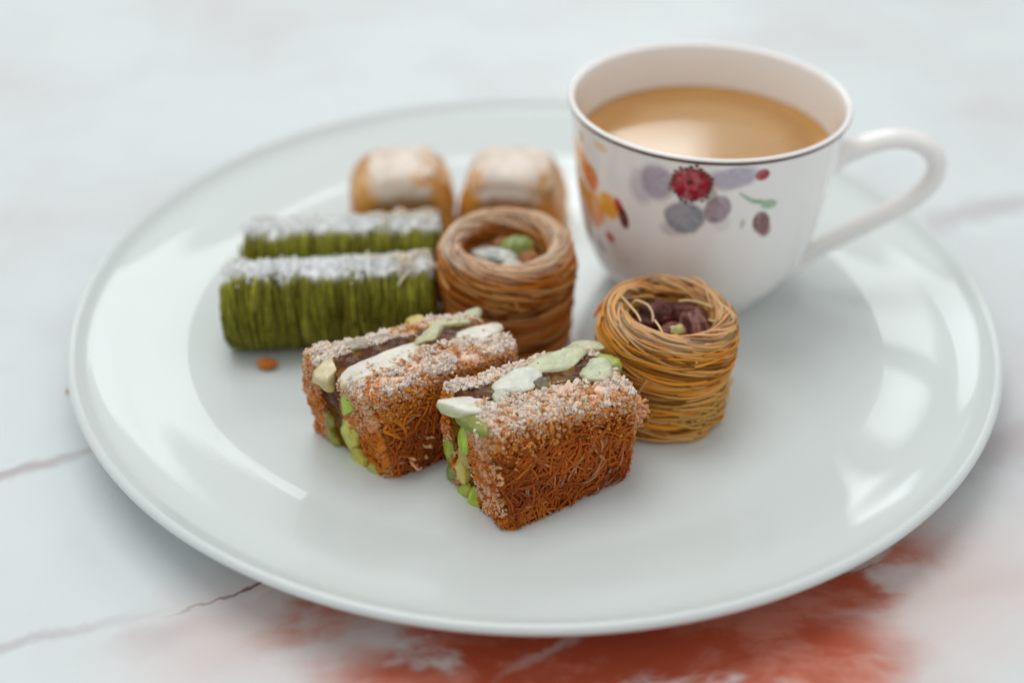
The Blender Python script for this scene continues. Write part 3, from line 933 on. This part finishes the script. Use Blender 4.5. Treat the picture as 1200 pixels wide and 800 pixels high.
PUR, PUR2, MAR = (.045, .010, .008), (.14, .040, .030), (.085, .016, .012)
HF = 3.22
stray_f = [([(-1.05, .32, 3.0), (-.92, .25, 3.2), (-.62, .05, 3.18), (-.5, -.2, 3.02), (-.55, -.38, 2.85)], .034, (.80, .58, .34)),
           ([(.25, .55, 3.08), (.55, .52, 3.14), (.9, .48, 3.1), (1.15, .25, 3.14)], .03, (.80, .56, .30)),
           ([(.8, .0, 2.95), (1.0, -.18, 3.0), (1.2, -.4, 3.1)], .03, (.80, .55, .28)),
           ([(-1.45, .5, 3.28), (-1.2, .0, 3.26), (-1.0, -.55, 3.3), (-.9, -.8, 3.22)], .032, (.78, .54, .30)),
           ([(-.55, -.75, 3.27), (-.42, -1.15, 3.26), (-.25, -1.45, 3.0)], .03, (.82, .58, .34)),
           ([(-.05, -1.3, 3.24), (.3, -1.62, 2.95), (.55, -1.8, 2.7)], .03, (.80, .55, .28)),
           ([(-.95, -1.62, 1.3), (-.82, -1.75, 1.65), (-.72, -1.84, 2.0), (-.66, -1.9, 2.12)], .032, (.72, .42, .15)),
           ([(-.55, -1.72, .35), (-.48, -1.8, .7), (-.4, -1.82, 1.02)], .028, (.60, .30, .07)),
           ([(1.5, -.75, 2.2), (1.72, -.55, 2.6), (1.75, -.2, 3.0), (1.6, .1, 3.2)], .036, (.80, .58, .32)),
           ([(1.25, .35, 3.26), (1.55, -.1, 3.24), (1.68, -.45, 2.95), (1.66, -.7, 2.6)], .034, (.78, .55, .3))]
rr_ = np.random.default_rng(5)
for k in range(26):   # cut ends fanning out low on the right
    a0 = rr_.uniform(-1.55, -.75); z_ = rr_.uniform(.12, 1.25)
    e_ = rr_.uniform(.25, .55)
    pts = []
    for t in (0, .35, .7, 1.0):
        a = a0 + e_ * t * 1.3; rad_ = 1.80 + .17 * t * rr_.uniform(.3, 1.2)
        pts.append((rad_ * math.cos(a), rad_ * math.sin(a), max(.06, z_ - .28 * t * rr_.uniform(-.3, 1.3))))
    stray_f.append((pts, rr_.uniform(.026, .036), tuple(C3(.66, .36, .10) * rr_.uniform(.75, 1.15))))
make_nest('golden thread nest holding dark reddish nuts, standing in front of the teacup', (3.42, -3.62, ZP), 1.86, HF, 41, C3(.74, .265, .024), C3(.15, .032, .003),
          [(-.25, .35, 2.75, .62, .40, .36, 10, 10, 20, PUR, PUR2, 'nut'), (-.62, .0, 2.6, .5, .36, .36, 0, 20, 80, PUR, MAR, 'nut'),
           (.42, .42, 2.72, .6, .36, .36, 20, -15, -25, MAR, PUR2, 'nut'), (.72, -.2, 2.72, .62, .40, .38, 30, 30, -65, MAR, (.30, .13, .10), 'nut'),
           (.05, -.45, 2.62, .44, .34, .34, 0, 0, 10, (.26, .10, .07), PUR2, 'nut'), (.12, -.52, 2.78, .26, .2, .2, 0, 0, 30, (.42, .40, .12), (.55, .5, .22), 'nut_kernel'),
           (-.1, -.1, 2.35, .6, .5, .3, 0, 0, 0, PUR, PUR, 'nut'), (.3, .0, 2.4, .6, .4, .3, 0, 10, 50, PUR, MAR, 'nut')],
          (-1, 4), 520, stray_f, .30)
stray_b = [([(-.3, -1.5, 2.85), (.0, -1.85, 2.5), (.3, -1.98, 2.2)], .036, (.66, .32, .07)), ([(.1, -1.8, 2.7), (.25, -1.98, 2.4), (.45, -1.98, 2.0)], .036, (.70, .36, .09)),
           ([(-.9, -1.7, 2.4), (-.4, -1.95, 2.25), (.1, -2.03, 2.3)], .036, (.66, .32, .07)), ([(-.6, -1.2, 3.25), (-.2, -1.6, 3.1), (.2, -1.9, 2.7)], .036, (.76, .5, .26))]
make_nest('deep amber thread nest with a green pistachio inside, between green rolls and the teacup', (-.80, -.12, ZP), 2.0, 3.28, 57, C3(.56, .155, .009), C3(.14, .026, .002),
          [(-.35, -.2, 2.75, .72, .36, .25, 0, 0, -12, (.34, .36, .34), (.60, .60, .56), 'nut_kernel'), (.32, .12, 2.82, .52, .40, .38, 0, -10, 20, (.16, .22, .03), (.30, .34, .06), 'nut_kernel'),  # silver-grey first kernel: a pale glint put into its colour
           (.6, -.25, 2.6, .5, .4, .35, 0, 0, 60, (.22, .07, .02), (.36, .14, .05), 'nut'), (.05, .5, 2.6, .6, .4, .35, 0, 0, 0, (.16, .05, .02), (.30, .12, .04), 'nut'),
           (.15, -.6, 2.72, .34, .2, .16, 0, 0, 10, (.55, .52, .46), (.68, .66, .6), 'nut_kernel'), (-.5, .4, 2.5, .6, .4, .3, 0, 0, 30, (.16, .05, .02), (.2, .08, .03), 'nut')],
          (0, 0), 460, stray_b, .7)


# ------------------------------------------------------------------ green thread rolls
def make_roll(label, loc, yaw, L, rad, seed, fuzz):
    r = np.random.default_rng(seed)
    root = thing('green_pastry_roll', loc, label, 'pastry', 'green pastry rolls dusted with sugar', rot=(0, 0, math.radians(yaw)))
    nx, na = 260, 120
    x = np.linspace(-L / 2, L / 2, nx)
    th = np.arange(na) * 2 * np.pi / na
    DG, MG, LGn = C3(.055, .045, .002), C3(.20, .205, .009), C3(.37, .37, .04)
    SUG = C3(.91, .935, .94)
    def section(th, e=.86):
        c, s = np.cos(th), np.sin(th)
        return np.sign(c) * np.abs(c) ** e, np.sign(s) * np.abs(s) ** e
    X, TH = np.meshgrid(x, th, indexing='ij')
    cy, cz = section(TH)
    wx = X + .10 * fbm(np.stack([X * .8, cy * 1.2, cz * 1.2], -1), 2, seed)
    rid = fbm(np.stack([wx * 4.2, cy * .5, cz * .5], -1), 3, seed + 1)
    fin = fbm(np.stack([wx * 14, cy * 1.5, cz * 1.5], -1), 2, seed + 2)
    endr = np.clip((np.abs(X) - (L / 2 - .28)) / .28, 0, 1)
    q = rad * (1 - .16 * endr ** 2) + .065 * rid + .05 * fin
    V = np.stack([X, q * cy * .95, np.maximum(rad + q * cz, .02)], -1)
    def sugar(V, cz, rid):
        n = fbm(V * 3.2, 3, seed + 9)
        return smooth(.90, 1.0, cz + .09 * n + .06 * rid)
    sg = sugar(V, cz, rid)
    cc = DG + (MG - DG) * np.clip(.45 + 1.6 * rid, 0, 1)[..., None] + (LGn - MG) * (.6 * np.clip(rid + .6 * fin, 0, 1))[..., None]
    cc = cc + (SUG - cc) * (sg * .95)[..., None]
    m = MB(); m.grid(V, cc, wrap_v=True, flip=False)
    for e, sgn in ((0, -1), (nx - 1, 1)):
        ring = V[e]; cen = np.array([x[e], 0, rad])
        k = np.linspace(0, 1, 16)[:, None, None]
        cap = cen + (ring[None] - cen) * k
        cap[..., 0] += sgn * .10 * (1 - k[..., 0] ** 2) + .09 * fbm(cap * 4, 3, seed + 3) * (1 - k[..., 0] ** 6)
        ncap = fbm(cap * 3.5, 3, seed + 4)
        cb = C3(.30, .22, .06) + (C3(.16, .18, .02) - C3(.30, .22, .06)) * np.clip(.5 + 1.4 * ncap, 0, 1)[..., None]
        m.grid(cap, cb, wrap_v=True, flip=(sgn < 0))
    m.build('roll_body', M['green'], root)
    mt = MB()
    for k in range(620):   # hair-fine threads wrapped round the roll
        x0 = r.uniform(-L / 2 + .06, L / 2 - .06); span = r.uniform(1.2, 4.0); a0 = r.uniform(0, 2 * np.pi)
        t = np.linspace(0, 1, 26); a = a0 + span * t
        c_, s_ = section(a)
        xx = x0 + r.normal() * .22 * (t - .5) + .05 * np.sin(t * r.uniform(2, 6) + r.uniform(0, 6))
        ed = np.clip((np.abs(xx) - (L / 2 - .28)) / .28, 0, 1)
        qq = rad * (1 - .16 * ed ** 2) + r.uniform(-.03, .05) + .03 * np.sin(t * r.uniform(3, 9) + r.uniform(0, 6))
        P = np.stack([xx, qq * c_ * .95, np.maximum(rad + qq * s_, .04)], -1)
        base_c = (DG + (LGn - DG) * r.uniform(.1, 1.0)) * r.uniform(.8, 1.15)
        sgk = sugar(P, s_, np.zeros_like(s_) + r.uniform(-.4, .4))
        mt.tube(P, r.uniform(.016, .034), base_c[None] * (1 - sgk[:, None]) + SUG[None] * sgk[:, None], 5)
    tag(mt.build('wrapped_threads', M['green'], root), kind='stuff')
    # sugar grains heaped along the crest
    mg = MB()
    octv = np.array([(1, 0, 0), (-1, 0, 0), (0, 1, 0), (0, -1, 0), (0, 0, 1), (0, 0, -1)], float)
    octf = [[0, 2, 4, 4], [2, 1, 4, 4], [1, 3, 4, 4], [3, 0, 4, 4], [2, 0, 5, 5], [1, 2, 5, 5], [3, 1, 5, 5], [0, 3, 5, 5]]
    for k in range(1500):
        x0 = r.uniform(-L / 2 + .05, L / 2 - .05); a = r.normal(np.pi / 2, .17)
        c_, s_ = section(np.array([a]))
        p = np.array([x0, (rad + .06) * c_[0] * .95, rad + (rad + .05) * s_[0]])
        mg.add(octv * r.uniform(.018, .06) * (1 + .3 * r.normal(size=(6, 1))) + p + r.normal(size=3) * .03, octf, SUG * r.uniform(.92, 1.05))
    tag(mg.build('icing_sugar', M['sugar'], root), kind='stuff')
    for k in range(fuzz):   # pale frayed threads at the right end
        x0 = L / 2 - abs(r.normal(0, .75)); y0 = r.uniform(-.6, .6); z0 = 2 * rad + .0
        a = r.uniform(0, 2 * np.pi); ln = r.uniform(.35, 1.0)
        d = np.array([math.cos(a), .6 * math.sin(a), 0]) * ln
        zt = lambda y: rad + math.sqrt(max(rad ** 2 - y ** 2, .01))
        p0 = np.array([x0, y0, zt(y0) + .02]); p1 = p0 + d; p1[2] = zt(p1[1]) + r.uniform(.04, .24); pm = (p0 + p1) / 2 + np.array([0, 0, r.uniform(.06, .18)])
        ml = MB(); ml.tube(spline([p0, pm, p1], 10), r.uniform(.03, .05), C3(.74, .66, .55) * r.uniform(.9, 1.05), 5)
        ml.build('frayed_thread', M['thread'], root)
    return root


make_roll('green thread pastry roll with powdered sugar, between the other green roll and a block', (-6.0, -.40, ZP), 5.2, 6.15, 1.24, 71, 30)
make_roll('green thread pastry roll with powdered sugar, next to the two golden phyllo pastries', (-5.85, 2.12, ZP), 4.8, 6.0, 1.22, 83, 14)


# ------------------------------------------------------------------ golden phyllo pastries at the back
def make_phyllo(label, loc, yaw, w, d, h, seed):
    r = np.random.default_rng(seed)
    root = thing('phyllo_pastry', loc, label, 'pastry', 'golden phyllo pastries', rot=(0, 0, math.radians(yaw)))
    def shell(k, lift):
        nu, nv = 70, 60
        u = np.linspace(0, 1, nu)[:, None]; v = np.linspace(0, 1, nv)[None]
        a = np.pi * (u * 1.0)                                  # arch left to right
        sx = np.sign(np.cos(a)) * np.abs(np.cos(a)) ** .62; sz = np.abs(np.sin(a)) ** .62
        y = (v - .5) * d
        endf = 1 - .28 * np.abs(2 * v - 1) ** 6
        X = -sx * (w / 2) * endf * (1 - .10 * sz) * np.ones_like(v)
        Z = sz * h * endf * np.ones_like(v)
        P = np.stack([X, y * np.ones_like(u), Z], -1)
        n = fbm(P * np.array([1.3, .8, 2.2]) + k * 7 + seed, 3, seed + k)
        P = P * np.array([1 + lift, 1 + lift * .5, 1 + lift]) + np.stack([n * .10, n * .05, n * .12], -1)
        P[..., 2] = np.maximum(P[..., 2], .02)
        sug = .85 * smooth(.86, 1.0, sz * np.ones_like(v) + .25 * n) * smooth(.0, .2, P[..., 2] / h - .45)
        g = C3(.55, .20, .020) + (C3(.70, .34, .06) - C3(.55, .20, .020)) * np.clip(.5 + n, 0, 1)[..., None]
        cc = g + (C3(.82, .70, .62) - g) * sug[..., None]
        return P, cc
    P, cc = shell(0, 0)
    m = MB(); m.grid(P, cc, flip=True)
    for e, fl in ((0, False), (-1, True)):
        ring = P[:, e]; cen = np.array([0, ring[:, 1].mean(), h * .35])
        k = np.linspace(0, 1, 14)[:, None, None]
        cap = cen + (ring[None] - cen) * k
        lay = np.sin(k * 44 + 2 * fbm(cap * 2, 2, seed)[..., None])
        cap[..., 1] += (.06 * lay[..., 0]) * (-1 if e == 0 else 1)
        cb = C3(.40, .14, .02) + (C3(.66, .34, .09) - C3(.40, .14, .02)) * (.5 + .5 * lay)
        m.grid(cap, np.broadcast_to(cb, cap.shape), flip=fl)
    bot = np.stack([np.stack([P[0], P[-1]], 0)], 0)[0]
    m.grid(bot, C3(.3, .1, .02))
    m.build('pastry_body', M['phyllo'], root)
    # loose sheets over the arch
    for k in range(1, 5):
        Q, c2 = shell(k, .012 * k)
        i0 = int(r.uniform(6, 22)); i1 = int(r.uniform(48, 66)); j0 = int(r.uniform(0, 12)); j1 = int(r.uniform(44, 60))
        S = Q[i0:i1, j0:j1]
        S2 = S + np.array([0, 0, .02])
        ms = MB(); ms.grid(S2, c2[i0:i1, j0:j1] * r.uniform(.85, 1.1), flip=True)
        so = ms.build('phyllo_sheet', M['phyllo'], root)
        sm = so.modifiers.new('thickness', 'SOLIDIFY'); sm.thickness = .0003
    return root


make_phyllo('sugar dusted golden phyllo pastry right behind a green roll, farther from the teacup', (-4.38, 6.15, ZP), 8, 3.6, 2.9, 2.45, 91)
make_phyllo('sugar dusted golden phyllo pastry behind the amber nest, close to the teacup', (-.62, 6.3, ZP), -6, 3.8, 2.9, 2.4, 97)


# ------------------------------------------------------------------ crumbs
def crumb(label, p, size, c, seed, z):
    E = ellipsoid(10, 14, .9)
    Q = E * (1 + .35 * fbm(E * 2 + seed, 2, seed))[..., None] * np.array(size) / 2
    Q[..., 2] -= Q[..., 2].min()
    m = MB(); m.grid(Q, C3(*c), wrap_v=True)
    return tag(m.build('crumb', M['crumb'], None, (p[0], p[1], z)), label, 'crumb')


crumb('orange pastry crumb against the base of the green roll', unproject(313, 432, ZP), (.62, .3, .3), (.50, .16, .02), 3, ZP + .005)
crumb('tiny brown crumb lying on the marble outside the plate', unproject(80, 459, 0), (.10, .22, .08), (.45, .22, .10), 5, .002)
